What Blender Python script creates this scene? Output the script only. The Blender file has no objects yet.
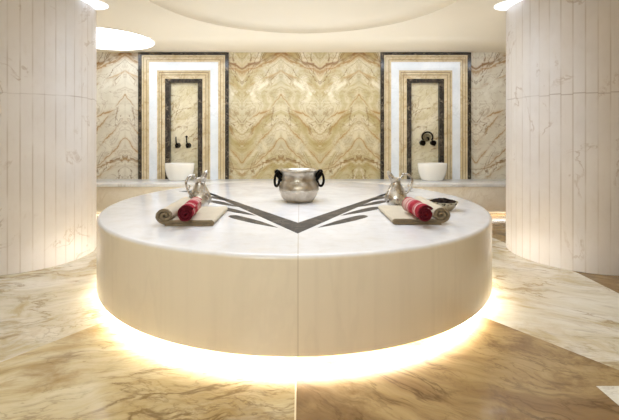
import bpy, bmesh, math, random
from mathutils import Vector, Matrix
random.seed(7)
C = bpy.context.scene.collection
PI = math.pi

# ------------------------------------------------------------------ node helpers
class NT:
    def __init__(s, name):
        s.m = bpy.data.materials.new(name); s.m.use_nodes = True
        s.t = s.m.node_tree; s.t.nodes.clear()
        s.out = s.t.nodes.new('ShaderNodeOutputMaterial')
    def n(s, typ, **kw):
        nd = s.t.nodes.new(typ)
        for k, v in kw.items(): setattr(nd, k, v)
        return nd
    def set(s, sock, v):
        if isinstance(v, bpy.types.NodeSocket): s.t.links.new(v, sock)
        elif v is not None:
            if hasattr(sock.default_value, '__len__') and not hasattr(v, '__len__'): v = (v,) * len(sock.default_value)
            if hasattr(sock.default_value, '__len__') and len(sock.default_value) == 4 and len(v) == 3: v = (*v, 1)
            sock.default_value = v
    def math(s, op, a, b=None, c=None, clamp=False):
        nd = s.n('ShaderNodeMath', operation=op, use_clamp=clamp)
        s.set(nd.inputs[0], a)
        if b is not None: s.set(nd.inputs[1], b)
        if c is not None: s.set(nd.inputs[2], c)
        return nd.outputs[0]
    def pos(s):
        return s.n('ShaderNodeTexCoord').outputs['Object']
    def sep(s, v):
        nd = s.n('ShaderNodeSeparateXYZ'); s.set(nd.inputs[0], v); return nd.outputs
    def comb(s, x=0.0, y=0.0, z=0.0):
        nd = s.n('ShaderNodeCombineXYZ')
        for i, v in enumerate((x, y, z)): s.set(nd.inputs[i], v)
        return nd.outputs[0]
    def noise(s, vec, scale, detail=4, rough=.55, dist=0.0, color=False):
        nd = s.n('ShaderNodeTexNoise'); s.set(nd.inputs['Vector'], vec)
        nd.inputs['Scale'].default_value = scale; nd.inputs['Detail'].default_value = detail
        nd.inputs['Roughness'].default_value = rough; nd.inputs['Distortion'].default_value = dist
        return nd.outputs['Color' if color else 'Fac']
    def mapping(s, vec, rot=(0,0,0), sc=(1,1,1), loc=(0,0,0)):
        nd = s.n('ShaderNodeMapping'); s.set(nd.inputs['Vector'], vec)
        nd.inputs['Rotation'].default_value = rot; nd.inputs['Scale'].default_value = sc; nd.inputs['Location'].default_value = loc
        return nd.outputs[0]
    def aniso(s, vec, rot, sc):           # rotate first, then stretch
        return s.mapping(s.mapping(vec, rot=rot), sc=sc)
    def sstep(s, v, a, b, lo=0.0, hi=1.0):
        nd = s.n('ShaderNodeMapRange', interpolation_type='SMOOTHSTEP'); s.set(nd.inputs['Value'], v)
        nd.inputs['From Min'].default_value = a; nd.inputs['From Max'].default_value = b
        nd.inputs['To Min'].default_value = lo; nd.inputs['To Max'].default_value = hi
        return nd.outputs['Result']
    def mix(s, fac, a, b):
        nd = s.n('ShaderNodeMix', data_type='RGBA'); s.set(nd.inputs[0], fac)
        s.set(nd.inputs[6], a); s.set(nd.inputs[7], b); return nd.outputs[2]
    def vmath(s, op, a, b):
        nd = s.n('ShaderNodeVectorMath', operation=op); s.set(nd.inputs[0], a); s.set(nd.inputs[1], b); return nd.outputs[0]
    def band(s, v, w, soft):      # 1 where |v| < w
        return s.sstep(s.math('ABSOLUTE', v), w, w + soft, 1.0, 0.0)
    def vein(s, vec, scale, width, detail=5, dist=.6, seedloc=(0,0,0)):
        n = s.noise(s.mapping(vec, loc=seedloc), scale, detail, .6, dist)
        return s.sstep(s.math('ABSOLUTE', s.math('SUBTRACT', n, .5)), 0.0, width, 1.0, 0.0)
    def bump(s, h, strength, d=.01):
        nd = s.n('ShaderNodeBump'); s.set(nd.inputs['Height'], h)
        nd.inputs['Strength'].default_value = strength; nd.inputs['Distance'].default_value = d
        return nd.outputs[0]
    def bsdf(s, col, rough=.5, metal=0.0, normal=None, coat=0.0, sss=None, spec=None):
        b = s.n('ShaderNodeBsdfPrincipled')
        s.set(b.inputs['Base Color'], col); s.set(b.inputs['Roughness'], rough); s.set(b.inputs['Metallic'], metal)
        if normal is not None: s.t.links.new(normal, b.inputs['Normal'])
        b.inputs['Coat Weight'].default_value = coat; b.inputs['Coat Roughness'].default_value = .05
        if spec is not None: b.inputs['Specular IOR Level'].default_value = spec
        s.t.links.new(b.outputs[0], s.out.inputs[0]); return s.m

def lin(h):
    h = h.lstrip('#'); r = []
    for i in (0, 2, 4):
        c = int(h[i:i+2], 16) / 255
        r.append(c / 12.92 if c <= .04045 else ((c + .055) / 1.055) ** 2.4)
    return tuple(r)

def mat_plain(name, hexc, rough=.5, metal=0.0, noise=.06, scale=20, coat=0.0):
    n = NT(name); c = lin(hexc)
    f = n.noise(n.pos(), scale, 4)
    a = tuple(x * (1 - noise) for x in c); b = tuple(min(1, x * (1 + noise)) for x in c)
    return n.bsdf(n.mix(f, a, b), rough, metal, coat=coat)

def mat_emit(name, col, strength):
    n = NT(name); e = n.n('ShaderNodeEmission'); n.set(e.inputs[0], col); e.inputs[1].default_value = strength
    n.t.links.new(e.outputs[0], n.out.inputs[0]); return n.m

# ------------------------------------------------------------------ mesh helpers
def obj(name, bm, mat, parent=None, smooth=True, loc=(0,0,0), rotz=0):
    me = bpy.data.meshes.new(name)
    bmesh.ops.recalc_face_normals(bm, faces=bm.faces[:])
    bm.to_mesh(me); bm.free()
    if mat: me.materials.append(mat)
    if smooth:
        for p in me.polygons: p.use_smooth = True
        try: me.set_sharp_from_angle(angle=math.radians(38))
        except Exception: pass
    o = bpy.data.objects.new(name, me); C.objects.link(o)
    o.parent = parent; o.location = loc; o.rotation_euler = (0, 0, rotz)
    return o
def tag(o, label, cat, group=None):
    o['label'] = label; o['category'] = cat
    if group: o['group'] = group
    return o
def thing(name, label, cat, loc=(0,0,0), rotz=0, group=None):
    o = bpy.data.objects.new(name, None); C.objects.link(o)
    o.empty_display_size = .1; o.location = loc; o.rotation_euler = (0, 0, rotz)
    return tag(o, label, cat, group)
def struct(o): o['kind'] = 'structure'; return o

def box(bm, x0, x1, y0, y1, z0, z1):
    v = [bm.verts.new((x, y, z)) for x in (x0, x1) for y in (y0, y1) for z in (z0, z1)]
    for f in ((0,1,3,2),(4,6,7,5),(0,4,5,1),(2,3,7,6),(0,2,6,4),(1,5,7,3)): bm.faces.new([v[i] for i in f])
    return v
def bbox_bm(x0, x1, y0, y1, z0, z1, bev=.004, seg=2):
    bm = bmesh.new(); box(bm, x0, x1, y0, y1, z0, z1)
    bmesh.ops.recalc_face_normals(bm, faces=bm.faces[:])
    if bev: bmesh.ops.bevel(bm, geom=bm.edges[:], offset=bev, segments=seg, profile=.5, affect='EDGES')
    return bm
def prism(bm, pts, z0, z1):
    a = [bm.verts.new((x, y, z0)) for x, y in pts]; b = [bm.verts.new((x, y, z1)) for x, y in pts]
    n = len(pts)
    for i in range(n): bm.faces.new((a[i], a[(i+1) % n], b[(i+1) % n], b[i]))
    bm.faces.new(a[::-1]); bm.faces.new(b)
def lathe(bm, prof, seg=64, sx=1, sy=1, close=False, flute=None):
    rings = []
    for r, z in prof:
        if r < 1e-6: rings.append([bm.verts.new((0, 0, z))])
        else:
            ring = []
            for i in range(seg):
                a = 2 * PI * i / seg; rr = r * (flute(a, r, z) if flute else 1)
                ring.append(bm.verts.new((rr * math.cos(a) * sx, rr * math.sin(a) * sy, z)))
            rings.append(ring)
    if close: rings.append(rings[0])
    for A, B in zip(rings, rings[1:]):
        for i in range(seg):
            j = (i + 1) % seg
            if len(A) == 1 and len(B) == 1: break
            if len(A) == 1: bm.faces.new((A[0], B[j], B[i]))
            elif len(B) == 1: bm.faces.new((A[i], A[j], B[0]))
            else: bm.faces.new((A[i], A[j], B[j], B[i]))
    return bm
def spline(pts, n=8):
    P = [Vector(p) for p in pts]; out = []
    for i in range(len(P) - 1):
        p0 = P[i-1] if i else P[0] * 2 - P[1]
        p3 = P[i+2] if i + 2 < len(P) else P[-1] * 2 - P[-2]
        p1, p2 = P[i], P[i+1]
        for k in range(n):
            t = k / n
            out.append(.5 * ((2*p1) + (p2-p0)*t + (2*p0-5*p1+4*p2-p3)*t*t + (3*p1-p0-3*p2+p3)*t**3))
    out.append(P[-1]); return out
def tube(bm, path, rad, seg=10, closed=False):
    P = [Vector(p) for p in path]; n = len(P)
    R = rad if callable(rad) else (lambda t: rad)
    rings = []; up = Vector((0.123, .991, .05))
    for i in range(n):
        if closed: t = (P[(i+1) % n] - P[i-1]).normalized()
        else: t = (P[min(i+1, n-1)] - P[max(i-1, 0)]).normalized()
        a = up - t * up.dot(t)
        if a.length < 1e-3: a = Vector((1, 0, 0)) - t * t.x
        a.normalize(); up = a; b = t.cross(a)
        r = R(i / max(1, n - 1))
        rings.append([bm.verts.new(P[i] + a * r * math.cos(2*PI*k/seg) + b * r * math.sin(2*PI*k/seg)) for k in range(seg)])
    m = n if closed else n - 1
    for i in range(m):
        A, B = rings[i], rings[(i+1) % n]
        for k in range(seg): bm.faces.new((A[k], A[(k+1) % seg], B[(k+1) % seg], B[k]))
    if not closed: bm.faces.new(rings[0][::-1]); bm.faces.new(rings[-1])
    return bm
def rounded(rmax, z0, z1, rb, rt, rmin=0.0, k=6):      # lathe profile of a disc with rounded rims
    p = [(rmin, z0)]
    for i in range(k + 1):
        a = -PI/2 + PI/2 * i / k; p.append((rmax - rb + rb * math.cos(a), z0 + rb + rb * math.sin(a)))
    for i in range(k + 1):
        a = PI/2 * i / k; p.append((rmax - rt + rt * math.cos(a), z1 - rt + rt * math.sin(a)))
    p.append((rmin, z1)); return p

# ------------------------------------------------------------------ dimensions
F = 395.0; PX = 300.0; PY = 134.0           # focal length and principal point (pixels)
HC = 1.175                                   # eye height
CEIL = 2.45; WALLY = 6.17
PC = Vector((-.040, 3.505)); PR = 1.57; PT = .58; PB = .078
BT = .473; BF = 5.60

# ------------------------------------------------------------------ materials
def m_platform():
    n = NT('white_marble_polished'); p = n.pos(); x, y, z = n.sep(p)
    cloud = n.noise(p, 1.6, 5, .6, .8)
    streak = n.noise(n.mapping(p, sc=(14, 14, .5)), 1.0, 4, .6)
    v = n.vein(n.mapping(p, rot=(0,0,.5), sc=(1, 3, .4)), 1.3, .035, 5, .5)
    col = n.mix(cloud, lin('#d9d5d2'), lin('#efeceb'))
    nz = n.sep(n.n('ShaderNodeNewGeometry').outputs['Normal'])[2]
    col = n.mix(n.sstep(nz, .2, .8, .75, 0.0), col, lin('#e3d3b2'))  # sides tinted warm: bounced strip light painted into the marble colour
    col = n.mix(n.math('MULTIPLY', n.sstep(streak, .45, .75), .22), col, lin('#cdbfa8'))
    col = n.mix(n.math('MULTIPLY', v, .05), col, lin('#9c8d78'))
    col = n.mix(n.math('MULTIPLY', n.band(n.math('SUBTRACT', x, .030), .0022, .002), .35), col, lin('#a58e66'))
    return n.bsdf(col, n.sstep(cloud, .2, .8, .16, .26), coat=.25)

def m_pillar(phase):
    n = NT('pillar_marble_strips'); p = n.pos(); x, y, z = n.sep(p)
    ang = n.math('ARCTAN2', y, x)
    k = n.math('ADD', n.math('MULTIPLY', ang, 44 / (2*PI)), phase)
    cell = n.math('FLOOR', k); fr = n.math('SUBTRACT', k, cell)
    edge = n.math('MINIMUM', fr, n.math('SUBTRACT', 1.0, fr))
    wn = n.n('ShaderNodeTexWhiteNoise', noise_dimensions='1D'); n.set(wn.inputs['W'], cell)
    cloud = n.noise(p, 2.2, 6, .62, .5)
    fine = n.noise(n.mapping(p, sc=(3, 3, 1)), 9, 4, .6)
    v = n.vein(n.mapping(p, rot=(.5, .3, .2)), 1.7, .02, 6, 1.0)
    col = n.mix(cloud, lin('#c6beb6'), lin('#e0dad4'))
    col = n.mix(n.math('MULTIPLY', wn.outputs[0], .22), col, lin('#cfc0ad'))
    col = n.mix(n.math('MULTIPLY', n.sstep(fine, .5, .8), .18), col, lin('#bfae98'))
    col = n.mix(n.math('MULTIPLY', n.math('MULTIPLY', v, n.sstep(cloud, .5, .62)), .5), col, lin('#9b7f5e'))
    jv = n.noise(n.mapping(p, sc=(1, 1, .6)), 4.0, 2)
    line = n.math('MULTIPLY', n.sstep(edge, .03, .085, 1.0, 0.0), n.sstep(jv, .35, .65, .08, .48))
    col = n.mix(line, col, lin('#a59076'))
    off = n.math('MULTIPLY', n.math('SUBTRACT', wn.outputs[0], .5), .012)
    hj = n.band(n.math('ADD', n.math('SUBTRACT', z, 1.52), off), .0025, .004)
    col = n.mix(n.math('MULTIPLY', hj, n.sstep(jv, .3, .7, .1, .6)), col, lin('#8d7863'))
    return n.bsdf(col, .42, normal=n.bump(n.sstep(edge, 0, .06), .2, .004))

def m_wall():
    n = NT('book_matched_marble'); p = n.pos(); x, y, z = n.sep(p)
    u = n.math('PINGPONG', n.math('ADD', x, .906 + .609*8), .609)
    q = n.comb(u, 0.0, z)
    w1 = n.math('MULTIPLY', n.math('SUBTRACT', n.noise(q, 3.0, 5, .6), .5), .22)
    w2 = n.math('MULTIPLY', n.math('SUBTRACT', n.noise(n.mapping(q, loc=(5,2,1)), 9.0, 4, .6), .5), .10)
    warp = n.math('ADD', w1, w2)
    # streaky ground running along the veins
    st = n.noise(n.aniso(q, (0, .75, 0), (1.0, 1, 2.0)), 1.9, 6, .66, .9)
    cl = n.noise(q, 2.6, 7, .66, .6)
    side = n.sstep(n.math('ABSOLUTE', n.math('SUBTRACT', x, .1)), 1.2, 2.7)
    col = n.mix(n.sstep(st, .34, .68), lin('#d4c9a6'), lin('#ad9a62'))
    col = n.mix(n.math('MULTIPLY', n.sstep(cl, .5, .68), .6), col, lin('#b4aa8c'))
    col = n.mix(n.math('MULTIPLY', n.sstep(cl, .46, .30), .8), col, lin('#e8e0c8'))
    col = n.mix(n.math('MULTIPLY', side, .62), col, lin('#e4e0d4'))
    br0 = n.sstep(n.noise(n.mapping(q, loc=(4,4,4)), 2.2, 3), .42, .6)
    col = n.mix(n.math('MULTIPLY', n.math('MULTIPLY', n.vein(n.aniso(q, (0, .9, 0), (1, 1, 2.0)), 1.3, .018, 6, .9), br0), .9), col, lin('#74501a'))
    col = n.mix(n.math('MULTIPLY', n.vein(n.aniso(q, (0, .4, 0), (1, 1, 1.6)), 3.0, .018, 6, 1.0, (3,1,4)), .45), col, lin('#8a662c'))
    gold = n.math('MULTIPLY', n.sstep(n.noise(n.aniso(q, (0, .8, 0), (1, 1, 2.4)), 3.2, 7, .7, .5), .54, .72), n.sstep(side, 0, 1, .75, .3))
    col = n.mix(gold, col, lin('#94702c'))
    lines = [  # z = a + b*u, width, strength, colour
        (2.19, .38, .022, 1.0, '#6e4a16'), (2.11, .44, .009, .7, '#8c6222'),
        (1.33, .52, .010, .75, '#94671f'), (1.02, 1.25, .008, .7, '#8f6a2c'), (1.86, .5, .006, .45, '#a27a35'),
        (.74, 1.15, .010, .75, '#9a6f28'), (.52, .95, .009, .7, '#90662a'), (.60, .35, .008, .7, '#6d5532'), (.40, .62, .012, .7, '#9b7636')]
    for i, (a, b, w, sgt, c) in enumerate(lines):
        d = n.math('SUBTRACT', n.math('SUBTRACT', z, n.math('MULTIPLY', u, b)), a)
        d = n.math('ADD', d, warp)
        br = n.sstep(n.noise(n.mapping(q, loc=(i*3.1, 1, i)), 3.2, 3), .36, .58)
        m = n.math('MULTIPLY', n.math('MULTIPLY', n.sstep(n.math('ABSOLUTE', d), w*.35, w*1.9, 1.0, 0.0), br), sgt)
        col = n.mix(m, col, lin(c))
        halo = n.math('MULTIPLY', n.math('MULTIPLY', n.sstep(n.math('ABSOLUTE', d), 0, w*7, 1.0, 0.0), br), .3)
        col = n.mix(halo, col, lin('#b48a42'))
    seam = n.math('MAXIMUM', n.band(n.math('SUBTRACT', u, 0.0), .0015, .003), n.band(n.math('SUBTRACT', u, .609), .0015, .003))
    seam = n.math('MAXIMUM', seam, n.band(n.math('SUBTRACT', z, 1.645), .0015, .003))
    col = n.mix(n.math('MULTIPLY', seam, .35), col, lin('#8b7748'))
    return n.bsdf(col, .32)

def m_marble(name, c1, c2, vc, vs=1.4, vw=.03, va=.6, rough=.22, rot=(0,0,0), sc=(1,1,1), c3=None, coat=.12):
    n = NT(name); p = n.aniso(n.pos(), rot, sc)
    cl = n.noise(p, vs * .9, 6, .62, .7)
    col = n.mix(n.sstep(cl, .28, .72), lin(c1), lin(c2))
    if c3: col = n.mix(n.math('MULTIPLY', n.sstep(n.noise(n.mapping(p, loc=(7,3,2)), vs*1.7, 6, .65, 1.0), .5, .7), .75), col, lin(c3))
    v = n.vein(p, vs, vw, 6, .8, (2, 5, 1))
    br = n.sstep(n.noise(n.mapping(p, loc=(1,9,4)), vs * 1.3, 3), .4, .6)
    col = n.mix(n.math('MULTIPLY', n.math('MULTIPLY', v, br), va), col, lin(vc))
    v2 = n.vein(p, vs * 2.6, vw * .8, 5, .7, (8, 2, 6))
    col = n.mix(n.math('MULTIPLY', v2, va * .45), col, lin(vc))
    return n.bsdf(col, rough, coat=coat, spec=.5 if coat else .25)

def m_metal(name, c1, c2, rough, hammer=.0, scale=40):
    n = NT(name); p = n.pos()
    f = n.noise(p, scale * .3, 5, .6)
    vor = n.n('ShaderNodeTexVoronoi'); n.set(vor.inputs['Vector'], p); vor.inputs['Scale'].default_value = scale
    nor = n.bump(n.math('ADD', vor.outputs['Distance'], n.math('MULTIPLY', f, .5)), hammer, .004) if hammer else None
    return n.bsdf(n.mix(n.sstep(f, .3, .7), lin(c1), lin(c2)), n.sstep(f, .3, .7, rough, rough + .12), 1.0, nor)

def m_cloth(name, c1, c2, weave=260):
    n = NT(name); p = n.pos()
    f = n.noise(p, 14, 5); w = n.noise(p, weave, 2)
    col = n.mix(n.math('ADD', n.math('MULTIPLY', f, .55), n.math('MULTIPLY', w, .45)), lin(c1), lin(c2))
    b = n.bsdf(col, .92, normal=n.bump(w, .5, .003), spec=.15)
    return b

def m_stripe_cloth():
    n = NT('red_striped_cloth'); p = n.pos(); x, y, z = n.sep(p)
    w = n.noise(p, 240, 2)
    red = n.mix(n.noise(p, 30, 4), lin('#7a1822'), lin('#b03742'))
    white = lin('#d9bfb4'); pale = lin('#b8666a')
    def st(c, h): return n.band(n.math('SUBTRACT', y, c), h, .002)
    col = red
    chk = n.math('PINGPONG', n.math('MULTIPLY', n.math('ARCTAN2', z, x), 26.0), 1.0)
    for c, h, cc, a in ((-.095, .011, white, .75), (-.066, .004, white, .6), (.02, .012, pale, .8), (.052, .014, white, .8), (.085, .007, white, .6), (.12, .028, lin('#cdb9a6'), .75)):
        m = n.math('MULTIPLY', n.math('MULTIPLY', st(c, h), a), n.sstep(chk, .2, .6, .55, 1.0))
        col = n.mix(m, col, cc)
    return n.bsdf(col, .95, normal=n.bump(w, .6, .003), spec=.12)

MW = m_wall()
def m_floor(name, c1, c2, c3, vc, ang, rough=.2, va=.8, off=0):
    n = NT(name); p0 = n.mapping(n.pos(), loc=(off, off*.7, 0))
    wv = n.vmath('SUBTRACT', n.noise(p0, 1.1, 3, .5, 0, True), (.5, .5, .5))
    p = n.vmath('ADD', p0, n.vmath('MULTIPLY', wv, (.55, .55, 0)))
    a = n.aniso(p, (0, 0, ang), (.55, 2.6, 1))
    b = n.aniso(p, (0, 0, ang + .25), (.8, 2.2, 1))
    st = n.noise(a, 1.5, 7, .66, .3); blot = n.noise(p, 1.9, 7, .68, .4)
    col = n.mix(n.sstep(st, .33, .66), lin(c1), lin(c2))
    col = n.mix(n.math('MULTIPLY', n.sstep(blot, .48, .68), .85), col, lin(c3))
    fine = n.noise(n.aniso(p, (0, 0, ang), (1.4, 9, 1)), 3.0, 6, .7)
    col = n.mix(n.math('MULTIPLY', n.sstep(fine, .5, .72), .35), col, lin(vc))
    for vec, sc, w, k, o in ((a, 1.15, .020, va, 2.0), (b, 1.6, .016, va*.8, 7.0), (b, 3.4, .02, va*.45, 4.0)):
        v = n.vein(vec, sc, w, 7, .25, (o, o*1.7, 0))
        br = n.sstep(n.noise(n.mapping(p, loc=(o*2, 1, 0)), 1.5, 4), .42, .62)
        col = n.mix(n.math('MULTIPLY', n.math('MULTIPLY', v, br), k), col, lin(vc))
        halo = n.sstep(n.math('ABSOLUTE', n.math('SUBTRACT', n.noise(n.mapping(vec, loc=(o, o*1.7, 0)), sc, 7, .6, .25), .5)), 0, w*4, 1, 0)
        col = n.mix(n.math('MULTIPLY', n.math('MULTIPLY', halo, br), k*.3), col, lin(c3))
    return n.bsdf(col, rough, coat=.1)
M_FLOOR_WHITE = m_floor('floor_marble_white', '#d6ccb2', '#e9e4d8', '#bda777', '#7d6036', .30, off=3)
M_FLOOR_LEFT = m_floor('floor_marble_white_grey', '#c9bea0', '#e3ddcf', '#ae9762', '#6b5128', -.22, off=1)
M_FLOOR_GOLD = m_floor('floor_marble_gold', '#b39b67', '#d6c8a4', '#9a7c44', '#5c4220', -.30, off=8)
M_FLOOR_BROWN = m_floor('floor_marble_brown', '#866840', '#b59a68', '#73552c', '#4c3518', .35, va=.85, off=12)
M_GROUT = mat_plain('floor_joint', '#d8c8a0', .6)
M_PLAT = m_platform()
M_INLAY = m_marble('grey_brown_marble_inlay', '#37312b', '#4d453c', '#8f826e', 5, .03, .4, .5, coat=0)
M_BLACK = m_marble('dark_emperador_marble', '#1f1b17', '#38312a', '#a8967c', 6, .022, .6, .2)
M_BEIGE = m_marble('beige_marble_moulding', '#c9b68c', '#ded0ae', '#a58350', 5, .04, .55, .25)
M_GROOVE = mat_plain('brown_marble_groove', '#8a7146', .5)
M_WHITE = m_marble('white_marble_band', '#dfe4e8', '#eef1f3', '#b4b6b8', 2.5, .03, .25, .2)
M_NICHE = m_marble('niche_panel_marble', '#d8cda8', '#e8dfc4', '#8e6a2e', 2.2, .024, .85, .2, rot=(0, .7, 0), sc=(1, 1, 2.2), c3='#c2b07f')
M_BENCHTOP = m_marble('bench_marble_top', '#d9d8d6', '#eae8e4', '#a79c8a', 2.5, .03, .3, .18)
M_BENCHF = m_marble('bench_marble_front', '#d8cab0', '#e8dfcd', '#b9a27c', 1.5, .03, .3, .25)
M_CEIL = mat_plain('ceiling_paint', '#efe6d2', .9, noise=.02, scale=3)
M_DOME = mat_plain('dome_paint', '#ece0cd', .9, noise=.02, scale=3)
M_PLASTER = mat_plain('plaster_paint', '#e6dcc8', .85, noise=.03, scale=4)
M_CERAMIC = mat_plain('white_ceramic', '#f0ece2', .15, noise=.01, coat=.4)
M_BLKMETAL = m_metal('dark_bronze', '#14110e', '#2a231c', .35)
M_PEWTER = m_metal('old_pewter', '#a59a87', '#cbc2b3', .27, .25, 45)
M_PEWTER_LOW = m_metal('pewter_satin', '#b9ae9c', '#d0c7b8', .36, .08, 60)
M_JUG = m_metal('jug_pewter', '#a8a096', '#d8d2c8', .22, .08, 50)
M_DISH = m_metal('dish_pewter', '#b0a284', '#cfc5ac', .28, .15, 60)
M_IRON = m_metal('black_iron', '#12100e', '#2b2620', .4, .2, 70)
M_TAN = m_cloth('tan_linen', '#b5a58a', '#d6cab4')
M_TAN2 = m_cloth('dark_tan_linen', '#6a5b46', '#958569')
M_RED = m_stripe_cloth()
M_REDEND = m_cloth('dark_red_cloth', '#3f0a12', '#6e1a24')
M_PETAL = m_cloth('dried_petals', '#171210', '#3a2a20', 90)
M_LED = mat_emit('warm_led', (1.0, .92, .76), 34.0)
M_LED2 = mat_emit('bench_led', (1.0, .90, .74), 9.0)
M_LAMP2 = mat_emit('small_lamp_diffuser', (1.0, .98, .95), 1.3)
M_LAMP = mat_emit('lamp_diffuser', (1.0, .97, .93), 3.2)

# ------------------------------------------------------------------ room shell
RX = 4.2; RY0 = -2.2
# floor: one mesh, polygons carry the slab materials
def floor():
    bm = bmesh.new()
    mats = [M_FLOOR_LEFT, M_FLOOR_WHITE, M_FLOOR_GOLD, M_FLOOR_BROWN, M_GROUT]
    Z = 0.0
    def poly(pts, mi):
        f = bm.faces.new([bm.verts.new((x, y, Z)) for x, y in pts]); f.material_index = mi
    S = -.020; sw = .004; T = WALLY + .3
    k = .502 / .358                                     # slope of the chevron joints
    ap = 2.468 + 1.23 * k                               # where the joints meet, under the platform
    def yb(x): return ap - k * x
    # right half
    xe = 1.38; ye = 1.842
    poly([(S+sw, RY0), (xe, RY0), (xe, ye), ((ap-ye)/k, ye), (S+sw, yb(S+sw))], 3)
    poly([(xe, RY0), (RX, RY0), (RX, ye), (xe, ye)], 1)
    poly([((ap-ye)/k, ye), (RX, ye), (RX, 2.05), (2.35, 2.62), (2.35, 3.32), (1.9, T), (S+sw, T), (S+sw, yb(S+sw))], 1)
    poly([(RX, 2.05), (RX, T), (1.9, T), (2.35, 3.32), (2.35, 2.62)], 3)
    # left half
    yl = ap - k*RX
    poly([(S-sw, RY0), (S-sw, yb(-S+sw)), (-RX, yl), (-RX, RY0)], 2)
    poly([(S-sw, yb(-S+sw)), (S-sw, T), (-RX, T), (-RX, yl)], 0)
    poly([(S-sw, RY0), (S+sw, RY0), (S+sw, T), (S-sw, T)], 4)
    # slab underside so the floor is a solid
    for f in bm.faces:
        if f.normal.z < 0: f.normal_flip()
    me = bpy.data.meshes.new('floor'); bm.to_mesh(me); bm.free()
    for m in mats: me.materials.append(m)
    o = bpy.data.objects.new('floor', me); C.objects.link(o); struct(o)
floor()

# niche geometry
NX = (-1.812, 1.956)
OPW, OPZ = .222, 1.978
WT = .35
def wall_back():
    bm = bmesh.new()
    xs = [-RX, NX[0]-OPW, NX[0]+OPW, NX[1]-OPW, NX[1]+OPW, RX]
    for i in (0, 2, 4): box(bm, xs[i], xs[i+1], WALLY, WALLY+WT, 0, CEIL)
    for i in (1, 3):
        box(bm, xs[i], xs[i+1], WALLY, WALLY+WT, OPZ, CEIL)
        box(bm, xs[i], xs[i+1], WALLY, WALLY+WT, 0, BT-.03)
        box(bm, xs[i], xs[i+1], WALLY+.06, WALLY+WT, BT-.03, OPZ)
    return struct(obj('wall_back', bm, MW, smooth=False))
wall_back()
for nm, a in (('wall_left', (-RX-.15, -RX, RY0, WALLY+WT, 0, CEIL)), ('wall_right', (RX, RX+.15, RY0, WALLY+WT, 0, CEIL)), ('wall_front', (-RX-.15, RX+.15, RY0-.15, RY0, 0, CEIL))):
    bm = bmesh.new(); box(bm, *a); struct(obj(nm, bm, M_PLASTER, smooth=False))

# ceiling with the round dome recess above the platform
DCX, DCY, DR = .03, 3.5, 1.5
def ceiling():
    bm = bmesh.new(); N = 128
    X0, X1, Y0, Y1 = -RX-.15, RX+.15, RY0-.15, WALLY+WT
    inner = []; outer = []
    for i in range(N):
        a = 2*PI*i/N; c, s = math.cos(a), math.sin(a)
        inner.append(bm.verts.new((DCX+DR*c, DCY+DR*s, CEIL)))
        t = min(((X1-DCX)/c if c > 1e-9 else (X0-DCX)/c if c < -1e-9 else 1e9), ((Y1-DCY)/s if s > 1e-9 else (Y0-DCY)/s if s < -1e-9 else 1e9))
        outer.append(bm.verts.new((DCX+t*c, DCY+t*s, CEIL)))
    for i in range(N):
        j = (i+1) % N; bm.faces.new((inner[i], inner[j], outer[j], outer[i]))
    # corners
    for cx, cy in ((X0,Y0),(X1,Y0),(X1,Y1),(X0,Y1)):
        near = sorted(outer, key=lambda v: abs(v.co.x-cx)+abs(v.co.y-cy))
        vx = min((v for v in outer if abs(v.co.x-cx) < 1e-6), key=lambda v: abs(v.co.y-cy))
        vy = min((v for v in outer if abs(v.co.y-cy) < 1e-6), key=lambda v: abs(v.co.x-cx))
        if vx is not vy: bm.faces.new((vx, bm.verts.new((cx, cy, CEIL)), vy))
    prev = inner
    prof = [(DR, CEIL+.03)] + [(DR*math.cos(t*PI/2/10), CEIL+.03+.2*math.sin(t*PI/2/10)) for t in range(1, 10)]
    for r, z in prof:
        ring = [bm.verts.new((DCX+r*math.cos(2*PI*i/N), DCY+r*math.sin(2*PI*i/N), z)) for i in range(N)]
        for i in range(N):
            j = (i+1) % N; bm.faces.new((prev[i], prev[j], ring[j], ring[i]))
        prev = ring
    top = bm.verts.new((DCX, DCY, CEIL+.23))
    for i in range(N): bm.faces.new((prev[i], prev[(i+1) % N], top))
    struct(obj('ceiling', bm, M_CEIL))
ceiling()

# ------------------------------------------------------------------ pillars
PL = ((-2.68, 3.86), (2.715, 3.88)); PRAD = .615
for (x, y), lab, ph in ((PL[0], 'wide round white marble pillar beside the largest ceiling light', .2), (PL[1], 'wide round white marble pillar on the same side as the small metal dish', .55)):
    bm = lathe(bmesh.new(), rounded(PRAD, .0, CEIL, .006, .002), 176)
    tag(obj('marble_pillar', bm, m_pillar(ph), loc=(x, y, 0)), lab, 'pillar')

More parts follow.
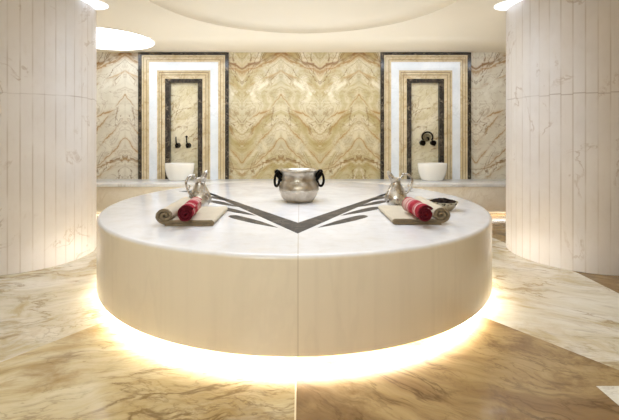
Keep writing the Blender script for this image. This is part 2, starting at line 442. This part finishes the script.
# ------------------------------------------------------------------ wall niches (stepped marble surround + back panel)
def frame_bm(bm, w0, t0, w1, t1, zb, y0, y1):
    # U-shaped band between half-width/top (w0,t0) outer and (w1,t1) inner, standing from y0 (room side) to y1
    pts = [(-w0, zb), (-w0, t0), (w0, t0), (w0, zb), (w1, zb), (w1, t1), (-w1, t1), (-w1, zb)]
    a = [bm.verts.new((x, y0, z)) for x, z in pts]; b = [bm.verts.new((x, y1, z)) for x, z in pts]
    n = 8
    for i in range(n): bm.faces.new((a[i], a[(i+1) % n], b[(i+1) % n], b[i]))
    for q in ((0, 1, 6, 7), (1, 2, 5, 6), (2, 3, 4, 5)):
        bm.faces.new([a[i] for i in q]); bm.faces.new([b[i] for i in q[::-1]])
for nx, lab in zip(NX, ('stepped marble wall niche surround with dark border around the two black lever taps', 'stepped marble wall niche surround with dark border around the arched mixer tap')):
    t = thing('wall_niche', lab, 'niche', (nx, WALLY, BT))
    zt = lambda z: z - BT
    def fr(name, mat, bands):
        bm = bmesh.new()
        for w0, t0, w1, t1, d0 in bands: frame_bm(bm, w0, zt(t0), w1, zt(t1), .0, -d0, -.0005)
        return obj(name, bm, mat, t, smooth=False)
    o = fr('outer_border', M_BLACK, [(.703, 2.443, .648, 2.402, .036)]); o['label'] = 'dark marble outer border'
    fr('moulding', M_BEIGE, [(.648, 2.402, .625, 2.378, .030), (.625, 2.378, .575, 2.330, .022), (.575, 2.330, .539, 2.298, .028)])
    o = fr('flat_band', M_WHITE, [(.539, 2.298, .414, 2.166, .016)]); o['label'] = 'plain white marble band'
    fr('inner_moulding', M_BEIGE, [(.414, 2.166, .388, 2.140, .022), (.388, 2.140, .378, 2.130, .006), (.378, 2.130, .350, 2.100, .018), (.350, 2.100, .340, 2.090, .005), (.340, 2.090, .292, 2.036, .014)])
    o = fr('groove', M_GROOVE, [(.389, 2.141, .377, 2.129, .0075), (.351, 2.101, .339, 2.089, .0065)]); o['label'] = 'brown groove in the inner moulding'
    o = fr('groove', M_GROOVE, [(.628, 2.381, .619, 2.372, .0225), (.577, 2.332, .569, 2.324, .0285)]); o['label'] = 'brown groove in the outer moulding'
    bm = bmesh.new()
    frame_bm(bm, .292, zt(2.036), .2195, zt(1.9755), 0, -.012, -.0005)
    frame_bm(bm, .2215, zt(1.9775), .2185, zt(1.9745), 0, -.0125, .0475)
    o = obj('inner_border', bm, M_BLACK, t, smooth=False); o['label'] = 'dark marble inner border'
    bm = bmesh.new(); box(bm, -.2175, .2175, .048, .0595, .0, zt(1.974)); obj('back_panel', bm, M_NICHE, t, smooth=False)

# ------------------------------------------------------------------ bench along the back wall
t = thing('wall_bench', 'long low pale marble bench running along the back wall', 'bench', (0, 0, 0))
obj('seat_slab', bbox_bm(-RX+.002, RX-.002, BF, WALLY-.001, BT-.05, BT, .006), M_BENCHTOP, t)
obj('front_panel', bbox_bm(-RX+.002, RX-.002, BF+.012, BF+.05, .07, BT-.05, .003), M_BENCHF, t)
obj('base', bbox_bm(-RX+.002, RX-.002, BF+.25, WALLY-.001, 0, BT-.05, .003), M_BENCHF, t)
o = obj('light_strip', bbox_bm(-RX+.01, RX-.01, BF+.09, BF+.13, .075, .095, .003), M_LED2, t); o['label'] = 'glowing strip light under the bench'

# ------------------------------------------------------------------ central platform
plat = thing('heated_marble_platform', 'large round white marble massage platform glowing underneath in the middle of the floor', 'platform', (PC.x, PC.y, 0))
pbm = lathe(bmesh.new(), rounded(PR, PB, PT, .012, .026), 256)
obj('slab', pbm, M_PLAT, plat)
obj('plinth', lathe(bmesh.new(), rounded(1.34, 0, PB-.001, .002, .002), 128), M_BENCHF, plat)
o = obj('light_strip', lathe(bmesh.new(), [(1.44, .045), (1.48, .045), (1.48, .070), (1.44, .070)], 160, close=True), M_LED, plat); o['label'] = 'glowing warm strip light hidden under the slab'
# inlay (plan coordinates relative to the platform centre); z just proud of the polished top
def flat(pts): 
    bm = bmesh.new(); prism(bm, pts, PT-.002, PT+.0012); return bm
def topt(px, py):
    d = F*(HC-PT)/(py-PY); return ((px-PX)/F*d - PC.x, d - PC.y)
for s in (-1, 1):
    arm = [(0, -1.143), (0, -.86), (.925, .53), (.865, .38)]
    arm = [(s*x+.026, y) for x, y in arm]
    o = obj('inlay_arm', flat(arm), M_INLAY, plat, smooth=False); o['label'] = 'dark grey marble inlay arm of the V'
# leaf-shaped stripes: pointed tip towards the apex, rounded tail (outer end)
LEAF = [(topt(*a), topt(*b), w) for a, b, w in (((317.8, 227.7), (366, 215.5), .085), ((340.5, 215.6), (379.5, 207.1), .085), ((357.8, 207), (386.5, 200.7), .078), ((369.4, 200.8), (388.5, 196.3), .066), ((377.7, 196.4), (389, 193.5), .05))]
for s in (-1, 1):
    for (x0, y0), (x1, y1), w in LEAF:
        x0 -= .026; x1 -= .026
        A = Vector((x0, y0)); B = Vector((x1, y1)); d = (B-A).normalized(); nn = Vector((-d.y, d.x))
        L = (B-A).length
        prof = [(0, .0), (.15, .2), (.4, .42), (.65, .52), (.85, .5), (.94, .42), (.985, .25)]
        side = [A + d*L*u + nn*w*v for u, v in prof] + [B] + [A + d*L*u - nn*w*v for u, v in prof[:0:-1]]
        o = obj('inlay_leaf', flat([(s*p.x+.026, p.y) for p in side]), M_INLAY, plat, smooth=False)
        o['label'] = 'dark grey marble inlay stripe beside the V'
for s in (-1, 1):
    pts = [(.95, .46), (1.22, .60), (1.00, .70)]
    o = obj('inlay_leaf', flat([(s*x, y) for x, y in pts]), M_INLAY, plat, smooth=False); o['label'] = 'dark grey marble inlay stripe beside the V'

# ------------------------------------------------------------------ basins
def basin(x, y, lab):
    prof = [(0, 0), (.62, 0), (.70, .004), (.76, .02), (.86, .07), (.94, .13), (.985, .19), (1.0, .252), (.985, .258), (.965, .25), (.94, .19), (.88, .12), (.76, .06), (.5, .03), (0, .025)]
    bm = lathe(bmesh.new(), [(r*.222, z) for r, z in prof], 72, 1.0, .66)
    tag(obj('wash_basin', bm, M_CERAMIC, loc=(x, y, BT)), lab, 'basin', 'basins on the back bench')
basin((179-PX)/F*6.0+.01, 6.0, 'white oval ceramic wash basin on the bench under two black lever taps')
basin((432.3-PX)/F*6.0-.0, 6.0, 'white oval ceramic wash basin on the bench under an arched mixer tap')

# ------------------------------------------------------------------ taps
PF = WALLY + .048                            # face of the niche back panel
def wz(py, d=PF): return HC - (py-PY)/F*d
def wx(px, d=PF): return (px-PX)/F*d
def ycyl(bm, x, z, r, y0, y1, seg=20, r2=None):
    lathe_b = bmesh.new(); lathe(lathe_b, [(0, 0), (r, 0), (r2 or r, y1-y0), (0, y1-y0)], seg)
    M = Matrix.Translation((x, y0, z)) @ Matrix.Rotation(-PI/2, 4, 'X')
    lathe_b.transform(M)
    me = bpy.data.meshes.new('t'); lathe_b.to_mesh(me); bm.from_mesh(me); bpy.data.meshes.remove(me); lathe_b.free()
for px, lab, knob in ((178.3, 'black wall tap with thin upright lever, further from the dark mixer niche', 0), (188.8, 'black wall tap with upright lever ending in a small knob', 1)):
    t = thing('wall_tap', lab, 'tap', (wx(px), PF, wz(145.3)), group='twin black taps')
    bm = bmesh.new(); ycyl(bm, 0, 0, .040, -.010, 0, 24); ycyl(bm, 0, 0, .030, -.075, -.010, 20, .034)
    obj('body', bm, M_BLKMETAL, t)
    obj('spout', tube(bmesh.new(), spline([(0, -.06, -.005), (0.002, -.10, -.012), (.004, -.115, -.035)], 5), .014, 10), M_BLKMETAL, t)
    bm = tube(bmesh.new(), spline([(-.012, -.06, .02), (-.016, -.066, .08), (-.014, -.075, .135)], 5), lambda u: .011-.002*u, 8)
    lv = obj('lever', bm, M_BLKMETAL, t)
    if knob:
        bm = bmesh.new(); bmesh.ops.create_uvsphere(bm, u_segments=12, v_segments=8, radius=.019, matrix=Matrix.Translation((-.014, -.075, .135)))
        obj('lever_knob', bm, M_BLKMETAL, lv)
t = thing('mixer_tap', 'dark bronze arched mixer tap with two round handles above the basin', 'tap', (wx(426.4), PF, wz(137.5)))
bm = tube(bmesh.new(), [(.083*math.cos(a), -.05, .075*math.sin(a)+.01) for a in [PI*(-.22+1.44*i/28) for i in range(29)]], .013, 10); obj('arched_pipe', bm, M_BLKMETAL, t)
bm = bmesh.new(); ycyl(bm, 0, .0, .062, -.014, 0, 32, .066); ycyl(bm, 0, 0, .030, -.04, -.014, 24)
o = obj('spout_plate', bm, m_metal('aged_brass', '#7d7358', '#b0a688', .3, .2, 60), t); o['label'] = 'pale metal round plate in the middle of the tap'
for s in (-1, 1):
    bm = bmesh.new(); ycyl(bm, s*.083, -.085, .030, -.02, 0, 20); ycyl(bm, s*.083, -.085, .020, -.055, -.02, 16); ycyl(bm, s*.083, -.085, .042, -.095, -.055, 20, .034)
    for k in range(4):
        a = PI/2*k+.5; tube(bm, [(s*.083, -.08, -.085), (s*.083+.048*math.cos(a), -.08, -.085+.048*math.sin(a))], .010, 8)
    obj('handle', bm, M_BLKMETAL, t)
obj('spout', tube(bmesh.new(), spline([(0, -.03, -.0), (0, -.085, -.005), (0, -.105, -.04)], 5), .013, 10), M_BLKMETAL, t)

# ------------------------------------------------------------------ cauldron in the middle of the platform
ZT = PT + .0015
t = thing('metal_cauldron', 'squat pewter cauldron with black ring handles in the middle of the platform', 'pot', (-.010, 3.50, ZT), rotz=.05)
prof_low = [(0, .0), (.100, .0), (.122, .006), (.140, .022), (.157, .05), (.170, .083), (.1745, .098)]
prof_up = [(.1745, .098), (.177, .112), (.176, .130), (.168, .155), (.153, .178), (.147, .190), (.1465, .215), (.149, .240), (.160, .262), (.170, .270), (.171, .276), (.166, .2775), (.158, .272), (.143, .245), (.141, .2), (.150, .17), (.166, .13), (.160, .07), (.12, .02), (0, .012)]
obj('body', lathe(bmesh.new(), prof_up, 96), M_PEWTER, t)
o = obj('lower_body', lathe(bmesh.new(), prof_low, 96), M_PEWTER_LOW, t); o['label'] = 'matt satin lower half of the cauldron'
def wavy(i, N): 
    a = 2*PI*i/N; r = .1765; return (r*math.cos(a), r*math.sin(a), .100 + .006*abs(math.sin(a*5)))
obj('band', tube(bmesh.new(), [wavy(i, 120) for i in range(120)], .0028, 6, True), M_PEWTER, t)
for s in (-1, 1):
    bm = tube(bmesh.new(), spline([(s*.143, 0, .215), (s*.172, 0, .235), (s*.190, 0, .262), (s*.197, 0, .256), (s*.189, 0, .236), (s*.178, 0, .215), (s*.152, 0, .180)], 5), lambda u: .024-.010*u, 10)
    lug = obj('handle_lug', bm, M_IRON, t)
    # ring hanging from the lug, tilted by the belly
    ring = []
    for i in range(28):
        a = 2*PI*i/28; cx, cz = .031*math.cos(a), .060*math.sin(a)
        ring.append((s*(.192 + .012*(-cz/.06) * .5) + s*.0, cx, .192 + cz))
    th = .75 if s < 0 else 1.1
    R = Matrix.Rotation(s*th, 4, 'Z')
    ring2 = []
    for p in ring:
        v = Vector(p) - Vector((s*.192, 0, .252)); v = R @ v; ring2.append(v + Vector((s*.192, 0, .252)))
    obj('ring', tube(bmesh.new(), ring2, .0115, 8, True), M_IRON, lug)

# ------------------------------------------------------------------ ewers
def ewer(x, y, rz, lab, hand):
    t = thing('metal_ewer', lab, 'jug', (x, y, ZT), rz, 'pewter ewers')
    prof = [(0, 0), (.052, 0), (.058, .005), (.056, .012), (.066, .024), (.082, .045), (.0895, .068), (.088, .09), (.079, .115), (.064, .145), (.050, .172), (.040, .195), (.0355, .212), (.0365, .225), (.043, .238), (.046, .243), (.042, .242), (.033, .226), (.030, .21), (.034, .195), (0, .12)]
    bm = lathe(bmesh.new(), prof, 56)
    for v in bm.verts:                                   # draw the rim out into a pouring lip towards -X
        if v.co.z > .205:
            k = (v.co.z - .205) / .038; r = math.hypot(v.co.x, v.co.y)
            c = max(0, -v.co.x / r) if r > 1e-6 else 0
            v.co.x -= .016 * k * c**3; v.co.z += .012 * k * c**3
    obj('body', bm, M_JUG, t)
    # long beak
    bm = tube(bmesh.new(), spline([(-.010, 0, .205), (-.030, 0, .232), (-.046, 0, .258), (-.060, 0, .283), (-.070, 0, .297)], 5), lambda u: .024*(1-u)**.8+.0065, 14)
    obj('spout', bm, M_JUG, t)
    obj('collar', tube(bmesh.new(), [(.037*math.cos(2*PI*i/40), .037*math.sin(2*PI*i/40), .208) for i in range(40)], .0045, 8, True), M_JUG, t)
    P = [(.036, 0, .236), (.060, 0, .262), (.095, 0, .270), (.125, 0, .248), (.136, 0, .208), (.124, 0, .168), (.106, 0, .135), (.083, 0, .112)]
    h = obj('handle', tube(bmesh.new(), spline(P, 6), lambda u: .0075+.002*math.sin(PI*u), 10), M_JUG, t)
    obj('curl', tube(bmesh.new(), spline([(.121, 0, .165), (.105, 0, .172), (.098, 0, .186), (.107, 0, .195)], 5), .005, 8), M_JUG, h)
    bm = bmesh.new(); bmesh.ops.create_uvsphere(bm, u_segments=14, v_segments=10, radius=.013, matrix=Matrix.Translation((.062, 0, .268)))
    obj('thumb_rest', bm, M_JUG, h)
ewer((396-PX)/F*3.17, 3.17, .12, 'pewter ewer standing behind the striped roll, on the small metal dish side', 1)
ewer((200-PX)/F*3.14, 3.14, PI+.95, 'pewter ewer behind the striped roll, on the side of the platform without a dish', -1)

# ------------------------------------------------------------------ folded towels, rolled at the outer end
def ribbon_bm(path, th, y0, y1, bev=.003, wob=0.0):
    # path: 2D (x,z) centreline; thickness th; extruded along y
    P = [Vector(p) for p in path]; n = len(P); L = []; R = []
    for i in range(n):
        d = (P[min(i+1, n-1)] - P[max(i-1, 0)]).normalized(); nn = Vector((-d.y, d.x)) * th/2
        L.append(P[i] + nn); R.append(P[i] - nn)
    loop = L + R[::-1]; bm = bmesh.new(); K = 14; secs = []
    for k in range(K + 1):
        y = y0 + (y1-y0)*k/K
        secs.append([bm.verts.new((p.x + wob*math.sin(7*p.y*30+k*1.3)*.3, y + (wob*math.sin(p.x*40+p.y*25) if k in (0, K) else 0), p.y + wob*.3*math.sin(k*.9+p.x*14))) for p in loop])
    m = len(loop)
    for A, B in zip(secs, secs[1:]):
        for i in range(m): bm.faces.new((A[i], A[(i+1) % m], B[(i+1) % m], B[i]))
    for sec in (secs[0], secs[-1]):
        for i in range(n-1): bm.faces.new((sec[i], sec[i+1], sec[m-2-i], sec[m-1-i]))
    return bm
def towel(x, y, s, lab):
    # local: flat part from x=0 (inner fold) to x=s*.33, roll centred at s*.345; y from -.27 to .27
    t = thing('folded_towel', lab, 'towel', (x, y, ZT), 0, 'tan towels')
    path = []
    th = .0165
    # lower layer from under the roll to the inner fold, back over the top and into the roll
    for i in range(9): path.append((.30 - .30*i/8, th/2))
    for i in range(1, 8):
        a = -PI/2 - PI*i/8; path.append((.0 + .0095*math.cos(a), th/2+.0095 + .0095*math.sin(a)))
    for i in range(7): path.append((.255*i/6, th/2 + .019))
    # spiral (outer to inner), entering tangentially along the bottom
    cx, r0 = .30, .050
    cz = th/2 + .0190 + r0 - .004
    N = 72; turns = 1.8
    for i in range(N):
        u = i/(N-1); a = -PI/2 + .12 + turns*2*PI*u; r = r0*(1 - .86*u)
        path.append((cx + r*math.cos(a)*1.12, cz - .008 + r*math.sin(a)*.92))
    path = [(s*px, pz) for px, pz in path]
    obj('flat_fold', ribbon_bm(path, th-.002, -.25, .25, wob=.004), M_TAN, t)
    o = obj('hem', ribbon_bm(path, th-.0005, -.2535, -.238, wob=.004), M_TAN2, t); o['label'] = 'darker woven hem along the front edge'
    return t
TL = towel((213.5-PX)/F*2.62, 2.80, -1, 'folded tan towel with rolled end on the platform side without a dish')
TR = towel((393-PX)/F*2.66, 2.84, 1, 'folded tan towel with rolled end beside the small metal dish')

def red_roll(x, y, rz, lab):
    t = thing('striped_towel_roll', lab, 'towel', (x, y, ZT+.0355+.053), rz, 'red striped towel rolls')
    N = 90; path = []
    for i in range(N):
        u = i/(N-1); a = .6 + 2.5*2*PI*u; r = .052*(1-.88*u)
        path.append((r*math.cos(a), r*math.sin(a)))
    obj('rolled_cloth', ribbon_bm(path, .0115, -.165, .165, wob=.005), M_RED, t)
    path2 = [(q[0]*.97, q[1]*.97) for q in path]
    o = obj('rolled_hem', ribbon_bm(path2, .0125, -.171, -.158, wob=.005), M_REDEND, t); o['label'] = 'dark red hem at the end of the roll'
red_roll(-.735, 2.66, .08, 'red striped towel roll lying on the tan towel on the platform side without a dish')
red_roll(.785, 2.66, .05, 'red striped towel roll lying on the tan towel beside the small metal dish')

# ------------------------------------------------------------------ dish with dried petals
dx, dy = 1.125, 3.11
def scal(a, r, z): return 1 + (.05*math.cos(12*a) if z > .05 else 0)
bm = lathe(bmesh.new(), [(0, 0), (.062, 0), (.070, .004), (.090, .022), (.101, .042), (.108, .062), (.112, .068), (.106, .067), (.098, .05), (.085, .028), (.05, .012), (0, .010)], 96, flute=scal)
tag(obj('metal_dish', bm, M_DISH, loc=(dx, dy, ZT)), 'small scalloped pewter dish filled with dark dried petals', 'dish')
bm = bmesh.new(); rnd = random.Random(3)
for i in range(300):
    a = rnd.uniform(0, 2*PI); r = .100*math.sqrt(rnd.random()); z = .052 + .026*(1-(r/.105)**2) + rnd.uniform(-.006, .008)
    M = Matrix.Translation((r*math.cos(a), r*math.sin(a), z)) @ Matrix.Rotation(rnd.uniform(0, 6), 4, 'Z') @ Matrix.Rotation(rnd.uniform(-.7, .7), 4, 'X') @ Matrix.Diagonal((rnd.uniform(.9, 1.5), .8, .35, 1))
    bmesh.ops.create_icosphere(bm, subdivisions=1, radius=.011, matrix=M)
lathe(bm, [(0, .03), (.085, .045), (.07, .066), (0, .074)], 32)
o = tag(obj('dried_petals', bm, M_PETAL, loc=(dx, dy, ZT)), 'heap of dark dried petals in the small metal dish', 'petals'); o['kind'] = 'stuff'

# ------------------------------------------------------------------ ceiling lights
def disc(r, lab, x, y):
    t = thing('ceiling_light', lab, 'light', (x, y, CEIL))
    obj('diffuser', lathe(bmesh.new(), [(0, -.008), (r-.015, -.008), (r-.015, -.001), (0, -.001)], 96), M_LAMP, t)
    obj('rim', lathe(bmesh.new(), [(r-.014, -.010), (r, -.010), (r, -.001), (r-.014, -.001)], 96, close=True), M_CEIL, t)
disc(.68, 'largest round ceiling light, glowing white near the back wall', -2.66, 5.30)
def crescent(sx, lab, pil):
    # round light panel beside the pillar, cut where the pillar passes it
    cx, cy, r = pil[0] - sx*.62, pil[1] + .01, .165
    bm = bmesh.new(); pr = PRAD + .006
    d = math.hypot(pil[0]-cx, pil[1]-cy); base = math.atan2(cy-pil[1], cx-pil[0])
    h = math.acos((d*d + pr*pr - r*r)/(2*d*pr)); g = math.acos((d*d + r*r - pr*pr)/(2*d*r))
    pts = []
    for i in range(41):
        a = base + PI + g + (2*PI-2*g)*i/40; pts.append((cx+r*math.cos(a), cy+r*math.sin(a)))
    for i in range(1, 20):
        a = base - h + 2*h*i/20; a = base + h - (a - base + h) if False else a
        pts.append((pil[0]+pr*math.cos(a), pil[1]+pr*math.sin(a)))
    # order: disc arc ends on the side where the pillar arc must begin
    e = pts[40]; f = pts[41]; l = pts[-1]
    if math.dist(e, f) > math.dist(e, l): pts = pts[:41] + pts[41:][::-1]
    a = [bm.verts.new((x, y, CEIL-.008)) for x, y in pts]; b = [bm.verts.new((x, y, CEIL-.001)) for x, y in pts]
    n = len(pts)
    for i in range(n): bm.faces.new((a[i], a[(i+1) % n], b[(i+1) % n], b[i]))
    bmesh.ops.triangulate(bm, faces=[bm.faces.new(a), bm.faces.new(b[::-1])])
    tag(obj('ceiling_light', bm, M_LAMP2, smooth=False), lab, 'light')
crescent(-1, 'small ceiling light glowing against the top of the pillar beside the largest light', PL[0])
crescent(1, 'small ceiling light glowing against the top of the pillar on the metal dish side', PL[1])

# ------------------------------------------------------------------ unseen lights added to fill the room
def area(name, loc, size, power, col, rot=(0,0,0), shape='DISK'):
    L = bpy.data.lights.new(name, 'AREA'); L.shape = shape; L.size = size; L.energy = power; L.color = col
    o = bpy.data.objects.new(name, L); C.objects.link(o); o.location = loc; o.rotation_euler = rot
    return o
def spot(name, loc, target, power, col, ang=60, blend=.8, rad=.06):
    L = bpy.data.lights.new(name, 'SPOT'); L.energy = power; L.color = col; L.spot_size = math.radians(ang); L.spot_blend = blend; L.shadow_soft_size = rad
    o = bpy.data.objects.new(name, L); C.objects.link(o); o.location = loc
    o.rotation_euler = (Vector(target) - Vector(loc)).to_track_quat('-Z', 'Y').to_euler(); return o
def strip(name, loc, sx, sy, power, col, rot):
    o = area(name, loc, sx, power, col, rot, 'RECTANGLE'); o.data.size_y = sy; return o
area('bounce_fill', (-.3, -.9, 1.5), 2.2, 58, (.88, .94, 1.0), rot=(PI+.1, 0, 0))  # added behind the camera, aimed up for cool bounced fill
strip('ceiling_fill', (0, 5.0, 1.25), 4.4, 1.0, 14, (.98, .97, .95), (PI, 0, 0))  # floats unseen, added to brighten the ceiling near the back wall
area('dome_fill', (DCX, DCY-.1, CEIL+.02), 2.2, 40, (.86, .93, 1.0))  # no visible fixture; added to whiten the platform top
area('rear_fill', (-1.2, -1.0, CEIL-.03), 1.6, 50, (.84, .93, 1.0), rot=(.6, 0, -.2))  # soft cool fill added out of view behind the camera
strip('wall_fill', (.7, 5.15, CEIL-.02), 5.6, .2, 21, (.95, .97, 1.0), (.35, 0, 0))  # unseen strip added to brighten the back wall

w = bpy.data.worlds.new('world'); bpy.context.scene.world = w; w.use_nodes = True
w.node_tree.nodes['Background'].inputs[0].default_value = (.9, .87, .8, 1); w.node_tree.nodes['Background'].inputs[1].default_value = .15

# ------------------------------------------------------------------ camera
cam = bpy.data.cameras.new('camera'); co = bpy.data.objects.new('camera', cam); C.objects.link(co)
co.location = (0, 0, HC); co.rotation_euler = (PI/2, 0, 0)
cam.sensor_fit = 'HORIZONTAL'; cam.sensor_width = 36; cam.lens = 36*F/619
cam.shift_x = (309.5-PX)/619; cam.shift_y = (PY-210)/619; cam.clip_start = .05
sc = bpy.context.scene; sc.camera = co
sc.view_settings.view_transform = 'Standard'; sc.view_settings.look = 'None'
sc.view_settings.exposure = 0.36
sc.view_settings.use_white_balance = True; sc.view_settings.white_balance_temperature = 5850; sc.view_settings.white_balance_tint = 10
sc.cycles.use_denoising = True
sc.cycles.max_bounces = 10; sc.cycles.diffuse_bounces = 6
